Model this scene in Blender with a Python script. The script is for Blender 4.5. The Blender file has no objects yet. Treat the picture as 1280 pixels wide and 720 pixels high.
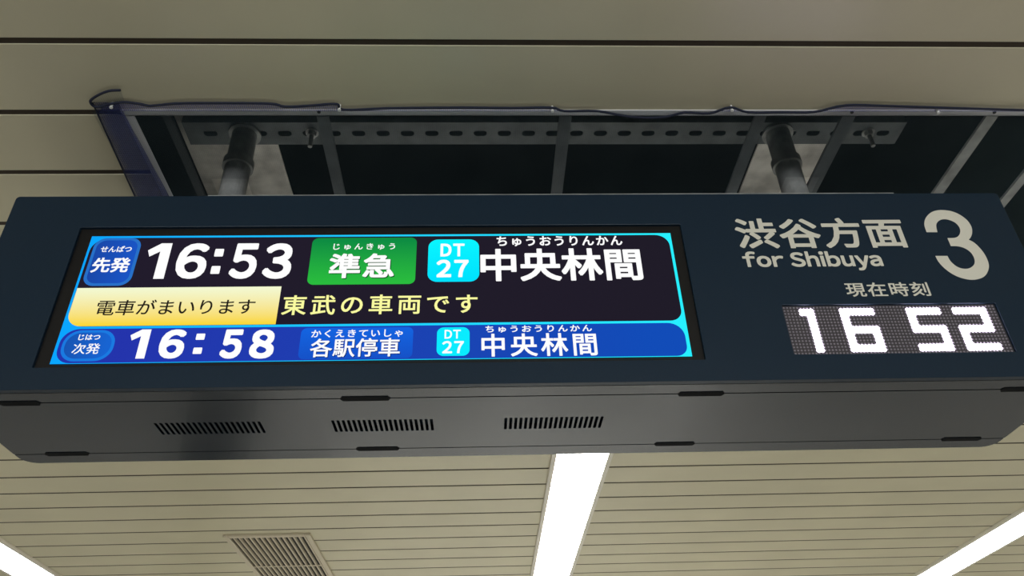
import bpy, bmesh, math, random
from mathutils import Matrix, Vector
random.seed(7)
S = bpy.context.scene
COL = S.collection

# ------------------------------------------------------------------ camera, light, exposure
EYE = Vector((0, 0, 1.62))
R = Vector((0.999106, -0.029452, -0.030332))
U = Vector((0.008463, -0.563592, 0.826010))
F = Vector((0.041423, 0.825528, 0.562839))
cam = bpy.data.cameras.new('camera')
cam.sensor_fit = 'HORIZONTAL'; cam.sensor_width = 36.0; cam.lens = 28.3557
cam.clip_start = 0.02; cam.clip_end = 200
co = bpy.data.objects.new('camera', cam); COL.objects.link(co)
m = Matrix.Identity(4)
for i in range(3):
    m[i][0], m[i][1], m[i][2], m[i][3] = R[i], U[i], -F[i], EYE[i]
co.matrix_world = m
S.camera = co

S.view_settings.view_transform = 'Standard'
S.view_settings.look = 'None'
S.view_settings.exposure = 0.0
S.view_settings.gamma = 1.0
S.view_settings.use_curve_mapping = False
S.cycles.use_denoising = True
S.cycles.max_bounces = 8
S.cycles.transparent_max_bounces = 16

W = bpy.data.worlds.new('world'); S.world = W
W.use_nodes = True
W.node_tree.nodes['Background'].inputs[0].default_value = (0.9, 0.95, 1.0, 1)
W.node_tree.nodes['Background'].inputs[1].default_value = 0.02

TUBE_STRENGTH = 24.0          # radiance of the fluorescent diffusers
HALL_POWER = 30.0            # each lamp row behind the photographer
def hall_lamp(x, y, sx, sy, power):
    l = bpy.data.lights.new('platform_lamp', 'AREA')
    l.shape = 'RECTANGLE'; l.size = sx; l.size_y = sy; l.energy = power
    l.color = (1.0, 0.98, 0.93)
    o = bpy.data.objects.new('platform_lamp', l); COL.objects.link(o)
    o.location = (x, y, 2.79)
for x in (-2.28, 0.385, 2.62):
    hall_lamp(x, -2.6, 0.22, 2.7, HALL_POWER)
for x in (-4.9, 5.0):
    hall_lamp(x, 4.5, 0.22, 4.0, 140.0)
for x in (-2.28, 0.385, 2.62):
    hall_lamp(x, 8.0, 0.22, 4.0, 205.0)

# added area lamps out of view behind, brightening the front of the sign
for x in (-2.6, 2.6):
    l = bpy.data.lights.new('sign_fill_lamp', 'AREA'); l.shape = 'RECTANGLE'; l.size = 3.6; l.size_y = 1.3
    l.energy = 215.0; l.color = (0.96, 0.99, 1.0)
    o = bpy.data.objects.new('sign_fill_lamp', l); COL.objects.link(o)
    o.location = (x, -7.9, 1.3); o.rotation_euler = (math.radians(90), 0, 0)

# ------------------------------------------------------------------ materials
def srgb(c):
    return tuple(((v/255)/12.92 if v/255 <= 0.04045 else ((v/255+0.055)/1.055)**2.4) for v in c)

def mat(name, base, rough=0.5, metal=0.0, ior=1.5, coat=0.0, noise=None, bump=None, emit=None):
    m = bpy.data.materials.new(name); m.use_nodes = True
    nt = m.node_tree; b = nt.nodes['Principled BSDF']
    b.inputs['Base Color'].default_value = (*base, 1)
    b.inputs['Roughness'].default_value = rough
    b.inputs['Metallic'].default_value = metal
    b.inputs['IOR'].default_value = ior
    b.inputs['Coat Weight'].default_value = coat
    if emit:
        b.inputs['Emission Color'].default_value = (*emit[0], 1)
        b.inputs['Emission Strength'].default_value = emit[1]
    if noise or bump:
        tc = nt.nodes.new('ShaderNodeTexCoord')
    if noise:
        sc, amt = noise
        n = nt.nodes.new('ShaderNodeTexNoise'); n.inputs['Scale'].default_value = sc
        n.inputs['Detail'].default_value = 5
        nt.links.new(tc.outputs['Object'], n.inputs['Vector'])
        r = nt.nodes.new('ShaderNodeMapRange')
        r.inputs['To Min'].default_value = 1-amt; r.inputs['To Max'].default_value = 1+amt
        r.inputs['From Min'].default_value = 0.3; r.inputs['From Max'].default_value = 0.7
        nt.links.new(n.outputs['Fac'], r.inputs['Value'])
        v = nt.nodes.new('ShaderNodeVectorMath'); v.operation = 'SCALE'
        v.inputs[0].default_value = base
        nt.links.new(r.outputs['Result'], v.inputs['Scale'])
        nt.links.new(v.outputs['Vector'], b.inputs['Base Color'])
    if bump:
        sc, st = bump
        n = nt.nodes.new('ShaderNodeTexNoise'); n.inputs['Scale'].default_value = sc
        nt.links.new(tc.outputs['Object'], n.inputs['Vector'])
        bp = nt.nodes.new('ShaderNodeBump'); bp.inputs['Strength'].default_value = st
        bp.inputs['Distance'].default_value = 0.002
        nt.links.new(n.outputs['Fac'], bp.inputs['Height'])
        nt.links.new(bp.outputs['Normal'], b.inputs['Normal'])
    return m

def glow(name, c0, c1=None, axis=0, p0=0.0, p1=1.0, strength=1.0):
    """picture element of a lit screen: plain colour, or a two colour gradient of the displayed graphic"""
    m = bpy.data.materials.new(name); m.use_nodes = True
    nt = m.node_tree; nt.nodes.clear()
    o = nt.nodes.new('ShaderNodeOutputMaterial'); e = nt.nodes.new('ShaderNodeEmission')
    e.inputs['Strength'].default_value = strength
    e.inputs['Color'].default_value = (*srgb(c0), 1)
    nt.links.new(e.outputs[0], o.inputs[0])
    if c1:
        tc = nt.nodes.new('ShaderNodeTexCoord'); sx = nt.nodes.new('ShaderNodeSeparateXYZ')
        nt.links.new(tc.outputs['Object'], sx.inputs[0])
        r = nt.nodes.new('ShaderNodeMapRange')
        r.inputs['From Min'].default_value = p0; r.inputs['From Max'].default_value = p1
        nt.links.new(sx.outputs[axis], r.inputs['Value'])
        x = nt.nodes.new('ShaderNodeMix'); x.data_type = 'RGBA'
        x.inputs[6].default_value = (*srgb(c0), 1); x.inputs[7].default_value = (*srgb(c1), 1)
        nt.links.new(r.outputs['Result'], x.inputs[0])
        nt.links.new(x.outputs[2], e.inputs['Color'])
    return m

def net_mat(name, col, opacity):
    m = bpy.data.materials.new(name); m.use_nodes = True
    nt = m.node_tree; nt.nodes.clear()
    o = nt.nodes.new('ShaderNodeOutputMaterial')
    d = nt.nodes.new('ShaderNodeBsdfDiffuse'); d.inputs['Color'].default_value = (*col, 1)
    t = nt.nodes.new('ShaderNodeBsdfTransparent')
    mx = nt.nodes.new('ShaderNodeMixShader')
    tc = nt.nodes.new('ShaderNodeTexCoord')
    sx = nt.nodes.new('ShaderNodeSeparateXYZ'); nt.links.new(tc.outputs['Object'], sx.inputs[0])
    outs = []
    for k in (0, 1):                               # woven threads every 4 mm
        a = nt.nodes.new('ShaderNodeMath'); a.operation = 'MULTIPLY'; a.inputs[1].default_value = 2*math.pi/0.004
        nt.links.new(sx.outputs[k], a.inputs[0])
        c = nt.nodes.new('ShaderNodeMath'); c.operation = 'COSINE'; nt.links.new(a.outputs[0], c.inputs[0])
        outs.append(c)
    ad = nt.nodes.new('ShaderNodeMath'); ad.operation = 'MAXIMUM'
    nt.links.new(outs[0].outputs[0], ad.inputs[0]); nt.links.new(outs[1].outputs[0], ad.inputs[1])
    r = nt.nodes.new('ShaderNodeMapRange')
    r.inputs['From Min'].default_value = -1; r.inputs['From Max'].default_value = 1
    r.inputs['To Min'].default_value = opacity*0.55; r.inputs['To Max'].default_value = min(1, opacity*1.25)
    nt.links.new(ad.outputs[0], r.inputs['Value'])
    nt.links.new(r.outputs['Result'], mx.inputs[0])
    nt.links.new(t.outputs[0], mx.inputs[1]); nt.links.new(d.outputs[0], mx.inputs[2])
    nt.links.new(mx.outputs[0], o.inputs[0])
    return m

M = {}
M['plank'] = mat('cream_enamelled_metal', (0.60, 0.555, 0.385), 0.38, noise=(3.0, 0.05))
M['groove'] = mat('groove_shade_brown', (0.045, 0.032, 0.018), 0.9)  # brown strip almost filling the gaps, their shade put into its colour
M['floor'] = mat('floor_tile', (0.36, 0.365, 0.36), 0.24, noise=(1.2, 0.15))
M['dim_floor'] = mat('darkened_floor', (0.16, 0.16, 0.155), 0.3, noise=(6, 0.2))  # darker areas of unseen floor, added to dim bounce and reflections
M['dark_bed'] = mat('added_dark_bed', (0.05, 0.045, 0.04), 0.95, noise=(8, 0.3))  # unseen dark pit floor, added to cut bounce onto the near planks
M['dark_wall'] = mat('tunnel_wall', (0.10, 0.10, 0.10), 0.8, noise=(2, 0.2))
M['added_column'] = mat('added_column_dark', (0.006, 0.008, 0.011), 0.6)
M['wall'] = mat('wall_tile', (0.55, 0.53, 0.48), 0.4, noise=(2.0, 0.06))
M['slab'] = mat('darkened_concrete', (0.03, 0.032, 0.034), 0.95, noise=(5, 0.3))  # concrete kept dark in colour so the void above reads as unlit
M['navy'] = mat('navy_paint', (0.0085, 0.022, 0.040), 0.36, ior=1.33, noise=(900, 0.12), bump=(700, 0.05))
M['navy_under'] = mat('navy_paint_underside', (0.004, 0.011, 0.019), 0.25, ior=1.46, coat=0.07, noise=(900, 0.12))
M['black'] = mat('black_plastic', (0.008, 0.008, 0.008), 0.5)
M['bezel'] = mat('black_bezel', (0.006, 0.005, 0.0045), 0.5, ior=1.35)
M['latch'] = mat('dark_rubber', (0.004, 0.005, 0.006), 0.8, ior=1.2)
M['vinyl'] = mat('pale_vinyl_lettering', (0.74, 0.71, 0.60), 0.5)
M['led_base'] = mat('led_face', (0.05, 0.043, 0.05), 0.6)
M['led_off'] = mat('unlit_led_lens', (0.27, 0.245, 0.28), 0.35)
M['led_on'] = mat('lit_led', (0.9, 0.9, 0.9), 0.5, emit=((0.90, 0.78, 1.0), 14.0))
M['steel'] = mat('galvanised_steel', (0.42, 0.43, 0.42), 0.35, metal=0.4, noise=(25, 0.3))
M['plate'] = mat('bright_galvanised_plate', (0.88, 0.85, 0.79), 0.38, metal=0.15, noise=(14, 0.4))
M['dull'] = mat('dull_grey_steel', (0.20, 0.22, 0.23), 0.6, metal=0.3, noise=(20, 0.2))
M['dark_steel'] = mat('dark_steel', (0.06, 0.065, 0.07), 0.6, metal=0.3)
M['trim'] = mat('pale_edge_trim', (0.78, 0.78, 0.80), 0.5)
M['white'] = mat('white_enamel', (0.74, 0.70, 0.60), 0.4)
M['clip'] = mat('white_plastic', (0.85, 0.85, 0.82), 0.4)
M['duct'] = mat('duct_shade_black', (0.02, 0.018, 0.014), 0.9)
M['vent'] = mat('cream_vent_metal', (0.60, 0.53, 0.39), 0.45)
M['rope'] = mat('navy_cord', (0.006, 0.010, 0.030), 0.8)
M['net'] = net_mat('blue_mesh', (0.10, 0.145, 0.165), 0.22)
M['net_hem'] = net_mat('blue_mesh_folded', (0.055, 0.075, 0.23), 0.58)
M['net_front'] = net_mat('blue_mesh_hem', (0.17, 0.18, 0.52), 0.50)
M['tube'] = mat('lit_diffuser', (0.9, 0.9, 0.85), 0.5, emit=((1.0, 0.97, 0.88), TUBE_STRENGTH))

# ------------------------------------------------------------------ mesh helpers
def link(name, bm, mats, parent=None, smooth=False, recalc=True):
    me = bpy.data.meshes.new(name)
    if recalc:
        bmesh.ops.recalc_face_normals(bm, faces=bm.faces)
    if parent is not None:                          # vertices are given in world metres; parts share the thing's origin
        bmesh.ops.translate(bm, vec=-parent.matrix_world.translation if parent.parent is None else -root_loc(parent), verts=bm.verts)
    bm.to_mesh(me); bm.free()
    if not isinstance(mats, (list, tuple)): mats = [mats]
    for x in mats: me.materials.append(x)
    if smooth:
        for p in me.polygons: p.use_smooth = True
    o = bpy.data.objects.new(name, me); COL.objects.link(o)
    if parent is not None: o.parent = parent
    return o
def root_loc(o):
    while o.parent is not None: o = o.parent
    return o.location
def thing(name, label, cat, loc, group=None):
    o = bpy.data.objects.new(name, None); COL.objects.link(o)
    o.empty_display_size = 0.05
    o.location = loc; o.matrix_world = Matrix.Translation(loc)
    return tag(o, label, cat, group)
def tag(o, label, cat, group=None):
    o['label'] = label; o['category'] = cat
    if group: o['group'] = group
    return o
def struct(name, bm, mats):
    o = link(name, bm, mats); o['kind'] = 'structure'; return o
def bevel(o, w, seg=2, ang=40):
    b = o.modifiers.new('bevel', 'BEVEL'); b.width = w; b.segments = seg
    b.limit_method = 'ANGLE'; b.angle_limit = math.radians(ang)
    return o
def box(bm, x0, x1, y0, y1, z0, z1, mi=0):
    v = [bm.verts.new(p) for p in ((x0,y0,z0),(x1,y0,z0),(x1,y1,z0),(x0,y1,z0),(x0,y0,z1),(x1,y0,z1),(x1,y1,z1),(x0,y1,z1))]
    for q in ((0,3,2,1),(4,5,6,7),(0,1,5,4),(1,2,6,5),(2,3,7,6),(3,0,4,7)):
        bm.faces.new([v[i] for i in q]).material_index = mi
def B(*a):
    bm = bmesh.new(); box(bm, *a); return bm
def cyl(bm, c, r, h, axis='Z', n=20, r2=None):
    c = Vector(c); r2 = r if r2 is None else r2
    ax = {'X': Matrix.Rotation(math.pi/2, 3, 'Y'), 'Y': Matrix.Rotation(-math.pi/2, 3, 'X'), 'Z': Matrix.Identity(3)}[axis]
    a = [bm.verts.new(c + ax @ Vector((r*math.cos(2*math.pi*i/n), r*math.sin(2*math.pi*i/n), 0))) for i in range(n)]
    b = [bm.verts.new(c + ax @ Vector((r2*math.cos(2*math.pi*i/n), r2*math.sin(2*math.pi*i/n), h))) for i in range(n)]
    bm.faces.new(list(reversed(a))); bm.faces.new(b)
    for i in range(n): bm.faces.new((a[i], a[(i+1) % n], b[(i+1) % n], b[i]))
def tube(bm, pts, r, n=8):
    pts = [Vector(p) for p in pts]; rings = []
    for i, p in enumerate(pts):
        t = (pts[min(i+1, len(pts)-1)] - pts[max(i-1, 0)]).normalized()
        a = t.orthogonal().normalized() if abs(t.z) > 0.9 else t.cross(Vector((0, 0, 1))).normalized()
        b = t.cross(a)
        rings.append([bm.verts.new(p + r*(math.cos(2*math.pi*k/n)*a + math.sin(2*math.pi*k/n)*b)) for k in range(n)])
    for i in range(len(rings)-1):
        for k in range(n):
            bm.faces.new((rings[i][k], rings[i][(k+1) % n], rings[i+1][(k+1) % n], rings[i+1][k]))
    bm.faces.new(list(reversed(rings[0]))); bm.faces.new(rings[-1])
def smooth_pts(pts, k=5):
    out = []; P = [Vector(p) for p in pts]
    for i in range(len(P)-1):
        p0, p1, p2, p3 = P[max(i-1, 0)], P[i], P[i+1], P[min(i+2, len(P)-1)]
        for j in range(k):
            t = j/k
            out.append(0.5*((2*p1) + (p2-p0)*t + (2*p0-5*p1+4*p2-p3)*t*t + (3*p1-p0-3*p2+p3)*t*t*t))
    out.append(P[-1]); return out
def rrect(x0, x1, y0, y1, r, n=8):
    """rounded rectangle outline, r = one radius or (bl, br, tr, tl)"""
    if not isinstance(r, (list, tuple)): r = (r,)*4
    out = []
    for (cx, cy, rr, a0) in ((x0, y0, r[0], 180), (x1, y0, r[1], 270), (x1, y1, r[2], 0), (x0, y1, r[3], 90)):
        if rr <= 0: out.append((cx, cy)); continue
        ox = cx + (rr if cx == x0 else -rr); oy = cy + (rr if cy == y0 else -rr)
        for i in range(n+1):
            a = math.radians(a0 + 90*i/n); out.append((ox+rr*math.cos(a), oy+rr*math.sin(a)))
    return out
def plate(outline, holes, plane, d0, d1):
    """plate with holes. plane 'XZ': outline in x,z and depth along y; 'XY': outline in x,y and depth along z"""
    bm = bmesh.new()
    P = (lambda a, b, d: (a, d, b)) if plane == 'XZ' else (lambda a, b, d: (a, b, d))
    es = []
    for loop in [outline] + list(holes):
        vs = [bm.verts.new(P(a, b, d0)) for a, b in loop]
        for i in range(len(vs)): es.append(bm.edges.new((vs[i], vs[(i+1) % len(vs)])))
    bmesh.ops.triangle_fill(bm, use_beauty=True, use_dissolve=False, edges=es)
    fs = list(bm.faces)
    bmesh.ops.dissolve_limit(bm, angle_limit=0.01, verts=bm.verts, edges=bm.edges, delimit={'NORMAL'})
    r = bmesh.ops.extrude_face_region(bm, geom=list(bm.faces))
    vs = [e for e in r['geom'] if isinstance(e, bmesh.types.BMVert)]
    dv = (0, d1-d0, 0) if plane == 'XZ' else (0, 0, d1-d0)
    bmesh.ops.translate(bm, vec=dv, verts=vs)
    return bm
def flat(outline, y):
    bm = bmesh.new()
    bm.faces.new([bm.verts.new((a, y, b)) for a, b in outline])
    return bm

# lettering --------------------------------------------------------
def glyph_polys(text, spacing=1.0):
    """verts (2D) and faces of a text string in em units"""
    k = bpy.data.curves.new('lettering', 'FONT'); k.body = text; k.size = 1.0
    k.space_character = spacing; k.resolution_u = 4
    o = bpy.data.objects.new('lettering', k); COL.objects.link(o)
    dg = bpy.context.evaluated_depsgraph_get(); dg.update()
    me = bpy.data.meshes.new_from_object(o.evaluated_get(dg))
    V = [(v.co.x, v.co.y, 0) for v in me.vertices]
    Fs = [tuple(p.vertices) for p in me.polygons]
    bpy.data.objects.remove(o); bpy.data.curves.remove(k); bpy.data.meshes.remove(me)
    return V, Fs
def thicken(V, Fs, r, n=12):
    if r <= 0: return V, Fs
    VV, FF = list(V), list(Fs)
    for i in range(n):
        a = 2*math.pi*i/n; c = lambda q: max(-1.0, min(1.0, 1.3*q)); dx, dy = r*c(math.cos(a)), r*c(math.sin(a)); o = len(VV)
        VV += [(x+dx, y+dy, i+1) for x, y, _ in V]; FF += [tuple(j+o for j in f) for f in Fs]
    return VV, FF
def prop_polys(text, gap, r, space=0.25):
    """wide-form letters set proportionally"""
    VV, FF, x = [], [], 0.0
    for ch in text:
        if ch == ' ': x += space; continue
        V, Fs = thicken(*glyph_polys(ch), r)
        a = min(v[0] for v in V); b = max(v[0] for v in V); o = len(VV)
        VV += [(v[0]-a+x, v[1], v[2]) for v in V]; FF += [tuple(j+o for j in f) for f in Fs]
        x += b-a+(gap if ch not in 'ｆｙ' else 0.0)
    return VV, FF
def fit(V, Fs, bx, y, name, m, parent):
    """fit ink to the rectangle bx=(x0,x1,z0,z1) on the vertical plane at y"""
    a = min(v[0] for v in V); b = max(v[0] for v in V); c = min(v[1] for v in V); d = max(v[1] for v in V)
    bm = bmesh.new()
    vs = [bm.verts.new((bx[0]+(v[0]-a)/(b-a)*(bx[1]-bx[0]), y-0.00001*(v[2] if len(v) > 2 else 0), bx[2]+(v[1]-c)/(d-c)*(bx[3]-bx[2]))) for v in V]
    for f in Fs:
        q = [vs[j] for j in f]
        try: bm.faces.new(q)
        except ValueError: pass
    for f in bm.faces:
        f.normal_update()
        if f.normal.y > 0: f.normal_flip()
    return link(name, bm, m, parent, recalc=False)
def word(text, bx, y, name, m, parent, r=0.0, spacing=1.0):
    return fit(*thicken(*glyph_polys(text, spacing), r), bx, y, name, m, parent)
def poly_fit(polys, bx, y, name, m, parent):
    V, Fs = [], []
    for p in polys:
        o = len(V); V += p; Fs.append(tuple(range(o, o+len(p))))
    return fit(V, Fs, bx, y, name, m, parent)
ONE = [[(1, 0), (1, 1), (0.52, 1), (0.5, 0.99), (0.0, 0.80), (0.13, 0.62), (0.55, 0.765), (0.55, 0)][::-1]]
COLON = [rrect(0, 1, 0, 0.31, 0.07, 3), rrect(0, 1, 0.69, 1, 0.07, 3)]

# ------------------------------------------------------------------ setting: ceiling, floor, walls
ZC = 2.810                     # underside of the ceiling planks
PITCH, GAP, GROOVE0 = 0.17042, 0.0125, 1.127
XA, XB, YA, YB = -7.0, 7.0, -8.0, 14.0
OX0, OX1, OY0, OY1 = -0.690, 1.50, 1.133, GROOVE0 + 4*PITCH - GAP/2
bm = bmesh.new()
def plank(x0, x1, y0, y1):
    h, r = 0.010, 0.0015
    prof = [(y0, ZC+h), (y0, ZC+r), (y0+r*0.3, ZC+r*0.3), (y0+r, ZC), (y1-r, ZC), (y1-r*0.3, ZC+r*0.3), (y1, ZC+r), (y1, ZC+h)]
    a = [bm.verts.new((x0, p, q)) for p, q in prof]; b = [bm.verts.new((x1, p, q)) for p, q in prof]
    n = len(prof)
    for i in range(n): bm.faces.new((a[i], a[(i+1) % n], b[(i+1) % n], b[i]))
    bm.faces.new(a[::-1]); bm.faces.new(b)
k0 = int((YA-GROOVE0)/PITCH)
k = k0
while GROOVE0 + (k+1)*PITCH < YB:
    y0 = GROOVE0 + k*PITCH + GAP/2; y1 = y0 + PITCH - GAP
    if 0 <= k < 4:
        plank(XA, OX0, y0, y1); plank(OX1, XB, y0, y1)
    else:
        plank(XA, XB, y0, y1)
    k += 1
zb0, zb1 = ZC+0.0012, ZC+0.0125
for a in ((XA, XB, YA, OY0-0.003), (XA, XB, OY1+0.003, YB), (XA, OX0-0.003, OY0-0.003, OY1+0.003), (OX1+0.003, XB, OY0-0.003, OY1+0.003)):
    box(bm, a[0], a[1], a[2], a[3], zb0, zb1, 1)
struct('ceiling', bm, [M['plank'], M['groove']])
struct('ceiling.001', B(XA, XB, YA, YB, 3.42, 3.6), M['slab'])
struct('floor', B(-1.32, 1.75, 1.4, YB, -1.3, 0.0), M['floor'])
struct('floor.004', B(-1.32, 1.75, -0.9, 1.4, -1.3, 0.0), M['dim_floor'])
struct('floor.002', B(XA, -1.32, -0.9, YB, -1.3, 0.0), M['dim_floor'])
struct('floor.003', B(1.75, XB, -0.9, YB, -1.3, 0.0), M['dim_floor'])
struct('floor.001', B(XA, XB, YA, -0.9, -1.3, -1.15), M['dark_bed'])
struct('wall_left', B(XA-0.1, XA, YA, YB, 0, 3.6), M['wall'])
struct('wall_right', B(XB, XB+0.1, YA, YB, 0, 3.6), M['wall'])
struct('wall_front', B(XA, XB, YB, YB+0.1, 0, 3.6), M['wall'])
struct('wall_back', B(XA, XB, YA-0.1, YA, -1.3, 3.6), M['dark_wall'])
o = bevel(struct('added_column', B(-2.04, -1.68, 5.20, 5.60, 0.0, ZC-0.0005), M['added_column']), 0.02)  # unseen dark pillar, added for the smear reflected in the sign's underside
# pale angle trim round the opening
bm = bmesh.new()
box(bm, OX0-0.002, OX1, 1.1185, 1.1335, ZC-0.0022, ZC-0.0002)
box(bm, OX0-0.002, OX1, 1.1320, 1.1335, ZC-0.0022, ZC+0.03)
t1 = struct('trim_1', bm, M['trim'])
bm = bmesh.new(); box(bm, OX0-0.002, OX0+0.020, 1.1337, OY1, ZC-0.0022, ZC-0.0002)
box(bm, OX0-0.002, OX0-0.0005, 1.1337, OY1, ZC-0.0022, ZC+0.03)
struct('trim_2', bm, M['trim'])
bm = bmesh.new(); box(bm, OX1-0.020, OX1+0.002, 1.1337, OY1, ZC-0.0022, ZC-0.0002)
box(bm, OX1+0.0005, OX1+0.002, 1.1337, OY1, ZC-0.0022, ZC+0.03)
struct('trim_3', bm, M['trim'])
for x in (-0.310, 0.755, 1.050):
    bm = bmesh.new(); cyl(bm, (x, 1.1225, ZC-0.0040), 0.0035, 0.0018, n=12)
    link('trim_screw', bm, M['dark_steel'], t1)

# ------------------------------------------------------------------ departure sign
XL, XR, YF, YBK, ZB, ZT = -0.879, 1.041, 1.200, 1.506, 2.2458, 2.6590
sign = thing('departure_sign', 'long dark navy hanging departure sign with lit train screen and white clock digits', 'sign', (0.081, 1.353, ZB))
# housing: rounded plan, 12 mm behind the front panel
bm = bmesh.new()
out = rrect(XL, XR, YF+0.0122, YBK, (0.001, 0.001, 0.03, 0.03), 8)
a = [bm.verts.new((x, y, ZB+0.0125)) for x, y in out]; b = [bm.verts.new((x, y, ZT)) for x, y in out]
n = len(out)
for i in range(n): bm.faces.new((a[i], a[(i+1) % n], b[(i+1) % n], b[i]))
bm.faces.new(a[::-1]); bm.faces.new(b)
housing = bevel(link('housing', bm, M['navy'], sign), 0.002)
# front panel with screen and clock windows
SX0, SX1, SZ0, SZ1 = -0.7400, 0.3880, 2.2865, 2.5830
LX0, LX1, LZ0, LZ1 = 0.5440, 0.9385, 2.2945, 2.3965
bm = plate(rrect(XL, XR, ZB, ZT, 0.007, 5), [rrect(SX0, SX1, SZ0, SZ1, 0.002, 2), rrect(LX0, LX1, LZ0, LZ1, 0.002, 2)], 'XZ', YF, YF+0.012)
front = bevel(link('front_panel', bm, M['navy'], sign), 0.0015)
bm = B(-0.52, 0.83, YF+0.0004, YF+0.012, ZT+0.0002, ZT+0.0022)
o = link('top_rail', bm, M['steel'], sign); o['label'] = 'thin bright metal strip along the top edge'
# underside
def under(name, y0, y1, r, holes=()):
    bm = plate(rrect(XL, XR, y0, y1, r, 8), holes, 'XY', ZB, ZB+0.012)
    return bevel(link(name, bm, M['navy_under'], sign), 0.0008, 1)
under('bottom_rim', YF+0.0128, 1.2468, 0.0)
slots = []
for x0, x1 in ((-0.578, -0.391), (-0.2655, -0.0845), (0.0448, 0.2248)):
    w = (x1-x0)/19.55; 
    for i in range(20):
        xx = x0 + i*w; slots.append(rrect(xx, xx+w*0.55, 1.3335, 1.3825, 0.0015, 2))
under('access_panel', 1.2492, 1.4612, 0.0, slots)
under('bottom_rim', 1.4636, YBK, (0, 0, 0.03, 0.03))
for y, xs in ((1.248, ((-0.803, -0.735), (-0.237, -0.152), (0.343, 0.425), (0.917, 1.0))), (1.4624, ((-0.822, -0.740), (-0.238, -0.155), (0.340, 0.420), (0.913, 0.994)))):
    for x0, x1 in xs:
        e = 0.004; w = 0.0075
        pts = [(x0, y), (x0+e, y-w), (x1-e, y-w), (x1, y), (x1-e, y+w), (x0+e, y+w)]
        link('latch', plate(pts, [], 'XY', ZB-0.0012, ZB+0.006), M['latch'], sign)
for x in (XL-0.001, XR+0.001):
    bm = B(x-0.0012, x+0.0012, 1.4600, 1.4650, ZB+0.001, ZB+0.007)
    link('seam_tab', bm, M['white'], sign)
# lettering on the panel
Y1 = YF - 0.0004
word('渋谷方面', (0.4913, 0.8207, 2.5232, 2.5963), Y1, 'lettering', M['vinyl'], front, 0.022, 1.05)
fit(*prop_polys('ｆｏｒ Ｓｈｉｂｕｙａ', 0.062, 0.032, 0.22), (0.4926, 0.7569, 2.4708, 2.5163), Y1, 'lettering', M['vinyl'], front)
word('現在時刻', (0.6696, 0.8256, 2.4123, 2.4435), Y1, 'lettering', M['vinyl'], front, 0.014, 1.12)
THREE = [(0.864, 2.5599), (0.865, 2.5763), (0.8708, 2.5908), (0.8815, 2.6033), (0.8943, 2.6117), (0.9105, 2.615), (0.9298, 2.6123), (0.9449, 2.6029), (0.9548, 2.5882), (0.9571, 2.5715), (0.953, 2.5572), (0.9467, 2.5471), (0.9406, 2.541), (0.9486, 2.5341), (0.9552, 2.5209), (0.9591, 2.505), (0.959, 2.4874), (0.955, 2.474), (0.9459, 2.4607), (0.9349, 2.4524), (0.9206, 2.448), (0.9064, 2.4482), (0.8909, 2.4536), (0.8784, 2.4632), (0.8687, 2.4767), (0.8636, 2.4902), (0.8622, 2.5031), (0.8856, 2.5029), (0.8876, 2.49), (0.8948, 2.4784), (0.9042, 2.4733), (0.9153, 2.4732), (0.9251, 2.4781), (0.932, 2.4857), (0.9353, 2.4974), (0.9335, 2.5104), (0.9257, 2.5203), (0.9144, 2.5252), (0.9001, 2.5261), (0.9001, 2.5454), (0.9151, 2.5461), (0.9245, 2.5513), (0.931, 2.5614), (0.9326, 2.5725), (0.9281, 2.5833), (0.9172, 2.5905), (0.9059, 2.5914), (0.8959, 2.5865), (0.8887, 2.577), (0.8853, 2.5597)]
corners = [0, 12, 26, 27, 38, 39, 49]
pts = []
for a, b in zip(corners[:-1], corners[1:]):
    seg = [(x, Y1, z) for x, z in THREE[a:b+1]]
    sp = smooth_pts(seg, 4) if len(seg) > 2 else [Vector(p) for p in seg]
    pts += sp[:-1]
pts.append(Vector((THREE[-1][0], Y1, THREE[-1][1])))
bm = bmesh.new()
vs = [bm.verts.new(p) for p in pts]
bmesh.ops.triangle_fill(bm, use_beauty=True, edges=[bm.edges.new((vs[i], vs[(i+1) % len(vs)])) for i in range(len(vs))])
for f in bm.faces:
    f.normal_update()
    if f.normal.y > 0: f.normal_flip()
link('lettering', bm, M['vinyl'], front, recalc=False)

# ---- lit screen
YS = 1.2040
SA, SB, SC_, SD = -0.7155, 0.3668, 2.2951, 2.5648        # active area
screen = link('lcd_screen', plate(rrect(SX0, SX1, SZ0, SZ1, 0.002, 2), [], 'XZ', YS+0.002, YS+0.0075), M['bezel'], sign)
screen['label'] = 'lit train information screen showing two departures'
Lx, Lz = sign.location.x, sign.location.z
LY = [YS]
def layer(): LY[0] -= 0.00025; return LY[0]
def G(name, c0, c1=None, axis=0, p0=0, p1=1):
    off = Lx if axis == 0 else (Lz if axis == 2 else 0)
    return glow(name, c0, c1, axis, p0-off, p1-off)
WHITE = glow('screen_white', (255, 255, 255))
y = YS
link('screen_border', flat(rrect(SA, SB, SC_, SD, 0), y), G('screen_cyan', (10, 165, 255), (40, 240, 255), 0, SA, SB), screen)
y = YS-0.0003
link('first_train_row', flat(rrect(SA+0.0042, SB-0.0052, 2.3679, SD-0.0045, (0.030, 0.022, 0.026, 0.030)), y), G('screen_dark', (34, 28, 44), (32, 28, 40), 0, SA, SB), screen)
link('second_train_row', flat(rrect(SA+0.005, SB-0.0062, SC_+0.0012, 2.3632, (0.026, 0.020, 0.028, 0.028)), y), G('screen_blue', (36, 52, 172), (18, 76, 184), 0, -0.6, 0.3), screen)
y = YS-0.0006
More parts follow.
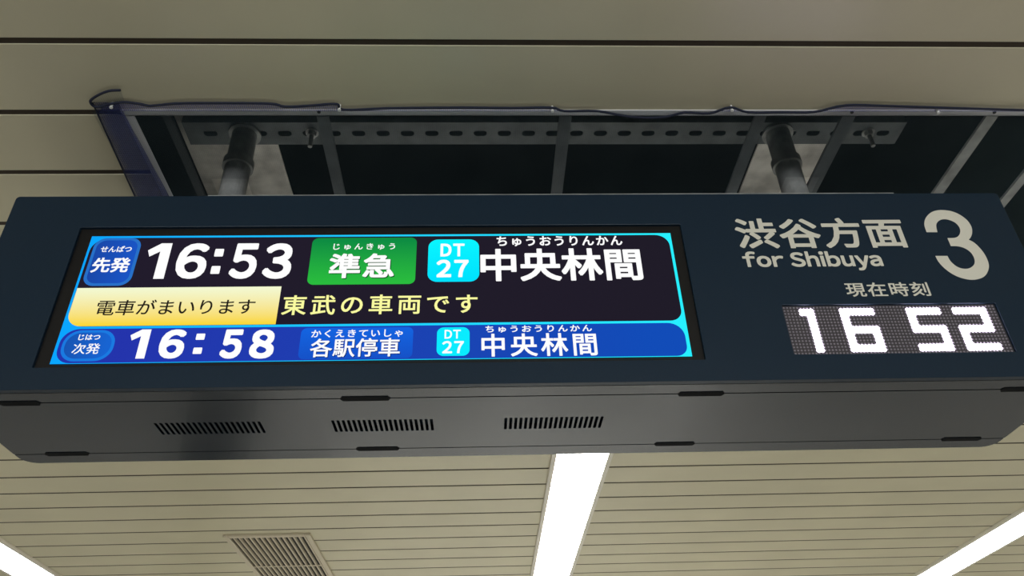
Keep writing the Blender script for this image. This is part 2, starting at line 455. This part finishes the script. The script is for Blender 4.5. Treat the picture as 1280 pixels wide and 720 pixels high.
# badges
def badge(bx, r, rim, m_rim, m_in):
    b = link('badge', flat(rrect(*bx, r), YS-0.0006), m_rim, screen)
    if m_in:
        bx2 = (bx[0]+rim, bx[1]-rim, bx[2]+rim, bx[3]-rim)
        link('badge', flat(rrect(*bx2, r-rim*0.7), YS-0.0009), m_in, screen)
    return b
badge((-0.7060, -0.6210, 2.4525, 2.5600), 0.021, 0.0055, G('badge_rim_blue', (40, 112, 200)), G('badge_blue', (26, 72, 168), (26, 84, 196), 0, -0.7, -0.63))
badge((-0.7050, -0.6183, 2.2995, 2.3604), 0.027, 0.0050, G('badge_rim_light_blue', (26, 122, 225)), G('badge_mid_blue', (24, 84, 178), (24, 100, 210), 0, -0.7, -0.63))
badge((-0.3085, -0.1147, 2.4511, 2.5572), 0.012, 0.0, G('badge_green', (42, 188, 62), (14, 140, 66), 2, 2.455, 2.55), None)
badge((-0.0927, 0.0016, 2.4553, 2.5520), 0.018, 0.0, G('badge_cyan', (0, 226, 255), (10, 245, 255), 2, 2.46, 2.55), None)
badge((-0.3066, -0.1138, 2.2983, 2.3600), 0.010, 0.0, G('badge_bright_blue', (22, 82, 200), (20, 100, 225), 2, 2.30, 2.36), None)
badge((-0.0727, -0.0162, 2.3015, 2.3586), 0.012, 0.0, G('badge_cyan_small', (10, 236, 255)), None)
link('message_box', flat(rrect(SA+0.0048, -0.3526, 2.3684, 2.4482, (0.026, 0, 0, 0)), YS-0.0006), G('message_yellow', (250, 216, 62), (243, 248, 208), 2, 2.372, 2.445), screen)
yt = YS-0.0012
SHADOW = glow('text_shadow_green', (8, 74, 30)); INK = glow('text_ink', (34, 30, 26)); LEMON = glow('text_lemon', (250, 250, 160))
BLUESH = glow('text_shadow_blue', (12, 40, 120))
KIND = {'６': 'departure_time', '５': 'departure_time', '３': 'departure_time', '８': 'departure_time', '準急': 'train_type', '各駅停車': 'train_type',
        '中央林間': 'destination', '先発': 'order_text', '次発': 'order_text', '電車がまいります': 'arrival_message', '東武の車両です': 'train_note'}
def T(text, bx, r=0.0, sp=1.0, m=WHITE, y=yt): return word(text, bx, y, KIND.get(text, 'reading_text'), m, screen, r, sp)
T('せんぱつ', (-0.6914, -0.6356, 2.5270, 2.5410), 0.020)
T('先発', (-0.6976, -0.6308, 2.4814, 2.5145), 0.024)
poly_fit(ONE, (-0.6055, -0.5642, 2.4665, 2.5466), yt, 'departure_time', WHITE, screen)
T('６', (-0.5489, -0.4937, 2.4659, 2.5461), 0.033)
poly_fit(COLON, (-0.4838, -0.4676, 2.4764, 2.5329), yt, 'departure_time', WHITE, screen)
T('５', (-0.4511, -0.4035, 2.4650, 2.5453), 0.034)
T('３', (-0.3917, -0.3406, 2.4644, 2.5449), 0.034)
T('じゅんきゅう', (-0.2685, -0.1545, 2.5287, 2.5436), 0.018, 1.45)
T('準急', (-0.2708, -0.1522, 2.4630, 2.5188), 0.026, 1.08, SHADOW, YS-0.0009)
T('準急', (-0.2723, -0.1538, 2.4647, 2.5202), 0.026, 1.08)
fit(*prop_polys('ＤＴ', 0.10, 0.036), (-0.0701, -0.0255, 2.5119, 2.5418), yt, 'station_number', WHITE, screen)
fit(*prop_polys('２７', 0.12, 0.034), (-0.0767, -0.0180, 2.4649, 2.5046), yt, 'station_number', WHITE, screen)
T('ちゅうおうりんかん', (0.0347, 0.2722, 2.5345, 2.5585), 0.024, 1.2)
T('中央林間', (0.0037, 0.3025, 2.4550, 2.5289), 0.026, 1.0)
T('電車がまいります', (-0.6660, -0.3932, 2.3895, 2.4217), 0.008, 1.0, INK)
T('東武の車両です', (-0.3460, -0.0020, 2.3866, 2.4283), 0.014, 1.26, LEMON)
T('じはつ', (-0.6810, -0.6450, 2.3402, 2.3515), 0.022)
T('次発', (-0.6853, -0.6401, 2.3130, 2.3338), 0.009)
poly_fit(ONE, (-0.5950, -0.5620, 2.3031, 2.3604), yt, 'departure_time', WHITE, screen)
T('６', (-0.5425, -0.5000, 2.3023, 2.3597), 0.042)
poly_fit(COLON, (-0.4838, -0.4690, 2.3108, 2.3508), yt, 'departure_time', WHITE, screen)
T('５', (-0.4389, -0.4035, 2.3009, 2.3585), 0.044)
T('８', (-0.3900, -0.3490, 2.3002, 2.3578), 0.042)
T('かくえきていしゃ', (-0.2886, -0.1318, 2.3401, 2.3558), 0.016, 1.2)
T('各駅停車', (-0.2862, -0.1339, 2.3001, 2.3368), 0.014, 1.0, BLUESH, YS-0.0009)
T('各駅停車', (-0.2876, -0.1353, 2.3015, 2.3382), 0.014, 1.0)
fit(*prop_polys('ＤＴ', 0.10, 0.024), (-0.0595, -0.0315, 2.3353, 2.3531), yt, 'station_number', WHITE, screen)
fit(*prop_polys('２７', 0.12, 0.026), (-0.0632, -0.0261, 2.3062, 2.3306), yt, 'station_number', WHITE, screen)
T('ちゅうおうりんかん', (0.0114, 0.1977, 2.3465, 2.3606), 0.020, 1.3)
T('中央林間', (0.0041, 0.2037, 2.2986, 2.3442), 0.018, 1.22)

# ---- LED clock, 64 x 16 dots
clock = link('clock_panel', plate(rrect(LX0, LX1, LZ0, LZ1, 0.002, 2), [], 'XZ', YF+0.005, YF+0.010), M['led_base'], sign)
clock['label'] = 'grey dot matrix clock reading 16 52'
PX = (0.9337-0.5485)/63.0; PZ = (2.3926-2.2983)/15.0
lit = {}
def seg(d, c0, c1, r0, r1):
    for c in range(c0, c1+1):
        for r in range(r0, r1+1): lit[(c, r)] = d
seg(0, 5, 8, 1, 2); seg(0, 7, 8, 1, 14)
seg(1, 17, 26, 1, 2); seg(1, 17, 18, 1, 14); seg(1, 17, 26, 7, 8); seg(1, 17, 26, 13, 14); seg(1, 25, 26, 7, 14)
seg(2, 37, 46, 1, 2); seg(2, 37, 38, 1, 8); seg(2, 37, 46, 7, 8); seg(2, 45, 46, 7, 14); seg(2, 37, 46, 13, 14)
seg(3, 51, 60, 1, 2); seg(3, 59, 60, 1, 8); seg(3, 51, 60, 7, 8); seg(3, 51, 52, 7, 14); seg(3, 51, 60, 13, 14)
def dot(bm, c, r, rad):
    x = 0.5485 + c*PX; z = 2.3926 - r*PZ; n = 8
    y0, y1 = YF+0.005, YF+0.0038
    a = [bm.verts.new((x+rad*math.cos(2*math.pi*i/n+.39), y0, z+rad*math.sin(2*math.pi*i/n+.39))) for i in range(n)]
    b = [bm.verts.new((x+rad*.75*math.cos(2*math.pi*i/n+.39), y1, z+rad*.75*math.sin(2*math.pi*i/n+.39))) for i in range(n)]
    bm.faces.new(b)
    for i in range(n): bm.faces.new((a[i], a[(i+1) % n], b[(i+1) % n], b[i]))
off = bmesh.new(); ons = [bmesh.new() for _ in range(4)]
for c in range(64):
    for r in range(16):
        if (c, r) in lit: dot(ons[lit[(c, r)]], c, r, 0.0041)
        else: dot(off, c, r, 0.0019)
link('unlit_dots', off, M['led_off'], clock)
for b_ in ons: link('clock_digit', b_, M['led_on'], clock)

# ------------------------------------------------------------------ ceiling lights
def ceiling_light(label, xc, y0, lens, w=0.232):
    y1 = y0 + sum(lens)
    t = thing('ceiling_light', label, 'ceiling light', (xc, (y0+y1)/2, ZC), 'fluorescent ceiling lights')
    x0, x1 = xc-w/2, xc+w/2; z0, z1 = ZC-0.014, ZC-0.0003; f = 0.019
    bm = bmesh.new()
    box(bm, x0, x0+f, y0, y1, z0, z1); box(bm, x1-f, x1, y0, y1, z0, z1)
    box(bm, x0+f, x1-f, y0, y0+f, z0, z1); box(bm, x0+f, x1-f, y1-f, y1, z0, z1)
    yy = y0
    for L in lens[:-1]:
        yy += L; box(bm, x0+f, x1-f, yy-0.004, yy+0.004, z0, z1)
    bevel(link('frame', bm, M['white'], t), 0.0015, 1)
    yy = y0
    for i, L in enumerate(lens):
        a = yy + (f if i == 0 else 0.004); b = yy + L - (f if i == len(lens)-1 else 0.004)
        link('diffuser', B(x0+f, x1-f, a, b, z0+0.0012, z1), M['tube'], t)
        yy += L
    return t
ceiling_light('lit white ceiling light strip emerging from behind the middle of the hanging sign', 0.3850, 1.830, (1.330, 1.380))
ceiling_light('lit white ceiling light strip cut by the bottom left corner, beyond the vent', -2.280, 2.300, (1.380, 1.380))
ceiling_light('lit white ceiling light strip slanting towards the right edge, below the clock', 2.620, 2.300, (1.380, 1.380))

# ------------------------------------------------------------------ air vent
VX0, VX1, VY0, VY1 = -1.182, -0.785, 3.735, 4.735
v = thing('air_vent', 'cream rectangular slatted air vent set in the plank ceiling', 'vent', ((VX0+VX1)/2, (VY0+VY1)/2, ZC))
bm = bmesh.new(); f = 0.024; z0, z1 = ZC-0.012, ZC-0.0003
box(bm, VX0, VX0+f, VY0, VY1, z0, z1); box(bm, VX1-f, VX1, VY0, VY1, z0, z1)
box(bm, VX0+f, VX1-f, VY0, VY0+f, z0, z1); box(bm, VX0+f, VX1-f, VY1-f, VY1, z0, z1)
bevel(link('frame', bm, M['vent'], v), 0.002, 1)
link('duct_shade', B(VX0+f, VX1-f, VY0+f, VY1-f, ZC-0.0015, ZC-0.0004), M['duct'], v)  # flat dark sheet below uncut planks, painting the shade inside the vent
bm = bmesh.new(); n = 14; p = (VX1-VX0-2*f)/n
for i in range(n):
    xx = VX0+f+p*(i+0.62)
    q = [bm.verts.new(c) for c in ((xx, VY0+f, z0+0.001), (xx+0.0068, VY0+f, z0+0.001), (xx+0.0085, VY0+f, z1-0.001), (xx+0.002, VY0+f, z1-0.001))]
    g = [bm.verts.new((a.co.x, VY1-f, a.co.z)) for a in q]
    for j in range(4): bm.faces.new((q[j], q[(j+1) % 4], g[(j+1) % 4], g[j]))
    bm.faces.new(q[::-1]); bm.faces.new(g)
link('slats', bm, M['vent'], v)
for yy in (4.235,):
    link('crossbar', B(VX0+f, VX1-f, yy-0.006, yy+0.006, z0, z0+0.004), M['vent'], v)

# ------------------------------------------------------------------ steelwork above the opening
ZR = ZC + 0.0130
runs = [(-0.610, 0.016, 'dark_steel', 'darkest ceiling runner, just inside the left end of the opening'),
        (-0.306, 0.024, 'dull', 'grey ceiling runner crossing the opening right of the left hanger pipe'),
        (0.177, 0.025, 'dull', 'grey ceiling runner crossing the opening above the middle of the sign'),
        (0.574, 0.024, 'dull', 'grey ceiling runner immediately left of the right hanger pipe'),
        (0.756, 0.027, 'dull', 'grey ceiling runner immediately right of the right hanger pipe'),
        (1.055, 0.025, 'steel', 'pale ceiling runner slanting down to the sign top above the big 3'),
        (1.228, 0.022, 'steel', 'pale ceiling runner beyond the right end of the sign')]
for x, w, m_, lab in runs:
    bm = B(x-w/2, x+w/2, OY0+0.004, OY1-0.002, ZC+0.001, ZC+0.007)
    tag(link('ceiling_runner', bm, M[m_]), lab, 'ceiling runner', 'steel runners across the opening')

ZH = 2.982
ch = thing('slotted_channel', 'long grey slotted steel channel running above the sign through both pipes', 'channel', (0.17, 1.355, ZH))
sl = []
x = -0.63
while x < 0.97:
    sl.append(rrect(x, x+0.031, 1.3465, 1.3635, 0.008, 4)); x += 0.0565
bm = plate(rrect(-0.670, 1.011, 1.320, 1.391, 0.0), sl, 'XY', ZH, ZH+0.003)
box(bm, -0.670, 1.011, 1.320, 1.323, ZH+0.003, ZH+0.04); box(bm, -0.670, 1.011, 1.388, 1.391, ZH+0.003, ZH+0.04)
link('channel_web', bm, M['dull'], ch)
for xx in (-0.382, 0.930):
    bm = bmesh.new(); cyl(bm, (xx, 1.352, ZH-0.045), 0.005, 3.42-ZH+0.045, n=10)
    bo = link('hanger_rod', bm, M['steel'], ch)
    bm = bmesh.new(); cyl(bm, (xx, 1.352, ZH-0.012), 0.0105, 0.010, n=6); cyl(bm, (xx, 1.352, ZH-0.002), 0.015, 0.002, n=16)
    link('nut', bm, M['steel'], bo)
for xx, lab in ((-0.591, 'bright galvanised plate behind the left hanger pipe'), (0.782, 'bright galvanised plate behind the right hanger pipe')):
    w = 0.109 if xx < 0 else 0.086
    bm = plate(rrect(xx-w, xx+w, 1.316, 1.80, 0.003, 2), [rrect(xx+(0.056 if xx < 0 else -0.071)-0.035, xx+(0.056 if xx < 0 else -0.071)+0.035, 1.319, 1.389, 0.0)], 'XY', ZH+0.0402, ZH+0.0442)
    tag(link('mounting_plate', bm, M['plate']), lab, 'metal plate', 'galvanised mounting plates')
for xx, lab in ((-0.535, 'left steel hanger pipe holding up the sign'), (0.711, 'right steel hanger pipe holding up the sign')):
    t = thing('hanger_pipe', lab, 'pipe', (xx, 1.354, ZT), 'hanger pipes of the sign')
    bm = bmesh.new(); cyl(bm, (xx, 1.354, ZT), 0.028, ZH-ZT-0.006, n=28)
    link('pipe', bm, M['steel'], t, smooth=False)
    bm = bmesh.new(); cyl(bm, (xx, 1.354, 2.872), 0.0335, 0.020, n=28); cyl(bm, (xx, 1.354, 2.888), 0.0335, 0.006, n=28, r2=0.029)
    link('collar', bm, M['steel'], t)
    bm = bmesh.new(); cyl(bm, (xx, 1.354, ZH-0.007), 0.036, 0.006, n=28)
    link('flange', bm, M['steel'], t)
    bm = bmesh.new(); cyl(bm, (xx, 1.354, ZT+0.0005), 0.055, 0.008, n=28)
    link('base_flange', bm, M['dark_steel'], t)

# ------------------------------------------------------------------ blue net over the opening
ZN = ZC - 0.0045
hem = [(-0.725, 1.105), (-0.703, 1.098), (-0.673, 1.093), (-0.646, 1.097), (-0.625, 1.102), (-0.577, 1.096), (-0.509, 1.095), (-0.4, 1.096), (-0.371, 1.104), (-0.319, 1.101), (-0.271, 1.097), (-0.26, 1.112), (-0.171, 1.108), (-0.035, 1.106), (0.069, 1.107), (0.146, 1.106), (0.172, 1.115), (0.237, 1.115), (0.293, 1.128), (0.339, 1.133), (0.379, 1.13), (0.412, 1.119), (0.463, 1.121), (0.501, 1.105), (0.541, 1.118), (0.606, 1.118), (0.674, 1.117), (0.733, 1.099), (0.82, 1.101), (0.923, 1.105), (1.105, 1.112), (1.208, 1.116), (1.38, 1.108), (1.54, 1.112)]
loop = [(-0.669, 1.063), (-0.691, 1.065), (-0.714, 1.075), (-0.734, 1.089), (-0.735, 1.101), (-0.725, 1.105)]
net = thing('dust_net', 'blue translucent mesh net stretched under the ceiling opening above the sign', 'net', (0.33, 1.45, ZN))
hp = smooth_pts([(a, b, ZN) for a, b in hem], 4)
def hole(p):
    return any(abs(p[0]-c) < 0.036 and abs(p[1]-1.354) < 0.036 for c in (-0.535, 0.711))
def sheet(edge, ys, z, m_, name):
    bm = bmesh.new(); rows = []
    for p in edge:
        rows.append([bm.verts.new((p[0], p[1], z))] + [bm.verts.new((p[0], max(yy, p[1]+0.001*(i+1)), z)) for i, yy in enumerate(ys)])
    for i in range(len(rows)-1):
        for j in range(len(ys)):
            f = (rows[i][j], rows[i+1][j], rows[i+1][j+1], rows[i][j+1])
            c = sum((q.co for q in f), Vector())/4
            if hole(c): continue
            bm.faces.new(f)
    return link(name, bm, m_, net)
edge = [Vector((-0.745 + 0.025*i, 1.1190, 0)) for i in range(int((1.53+0.745)/0.025)+1)]
sheet(edge, [1.134] + [1.134 + 0.02*i for i in range(1, 29)], ZN, M['net'], 'net_sheet')
o = sheet(hp, [1.1185], ZN-0.0004, M['net_front'], 'net_hem'); o['label'] = 'folded darker blue front hem of the net'
bm = bmesh.new()                                        # folded left side
L = [(-0.733, 1.095), (-0.739, 1.20), (-0.748, 1.36), (-0.752, 1.50), (-0.752, 1.69)]; Rr = [(-0.686, 1.097), (-0.682, 1.20), (-0.676, 1.36), (-0.676, 1.50), (-0.676, 1.69)]
a = [bm.verts.new((x, yy, ZN-0.0008)) for x, yy in L]; b = [bm.verts.new((x, yy, ZN-0.0008)) for x, yy in Rr]
for i in range(len(a)-1): bm.faces.new((a[i], b[i], b[i+1], a[i+1]))
o = link('side_fold', bm, M['net_hem'], net); o['label'] = 'doubled blue strip of net along the left side'
bm = bmesh.new()
lp = loop[:]
bm.faces.new([bm.verts.new((a, b, ZN-0.0006)) for a, b in lp + [(-0.673, 1.093)]])
link('net_flap', bm, M['net'], net)
bm = bmesh.new()
tube(bm, [p + Vector((0, 0, -0.0035)) for p in smooth_pts([(a, b, ZN) for a, b in loop[:-1] + hem], 4)], 0.0026, 6)
link('hem_cord', bm, M['rope'], net)
bm = bmesh.new(); tube(bm, smooth_pts([(x, yy, ZN-0.003) for x, yy in L], 4), 0.0018, 6)
link('side_cord', bm, M['rope'], net)
clips = [(-0.699, 1.101, 'white clip at the left corner of the blue net, below the cord loop'),
         (-0.267, 1.107, 'white clip on the net hem above the runner next to the left pipe'),
         (0.148, 1.110, 'white clip on the net hem at the middle of the opening'),
         (0.505, 1.108, 'white clip on the peak of the net hem left of the right pipe'),
         (0.926, 1.114, 'white clip on the net hem above the big 3')]
for x, yy, lab in clips:
    bm = bmesh.new()
    cyl(bm, (x, yy, ZN-0.0105), 0.0032, 0.0022, n=12); cyl(bm, (x, yy, ZN-0.0083), 0.0022, 0.0128, n=10)
    tag(link('net_clip', bm, M['clip']), lab, 'clip', 'white clips along the net hem')
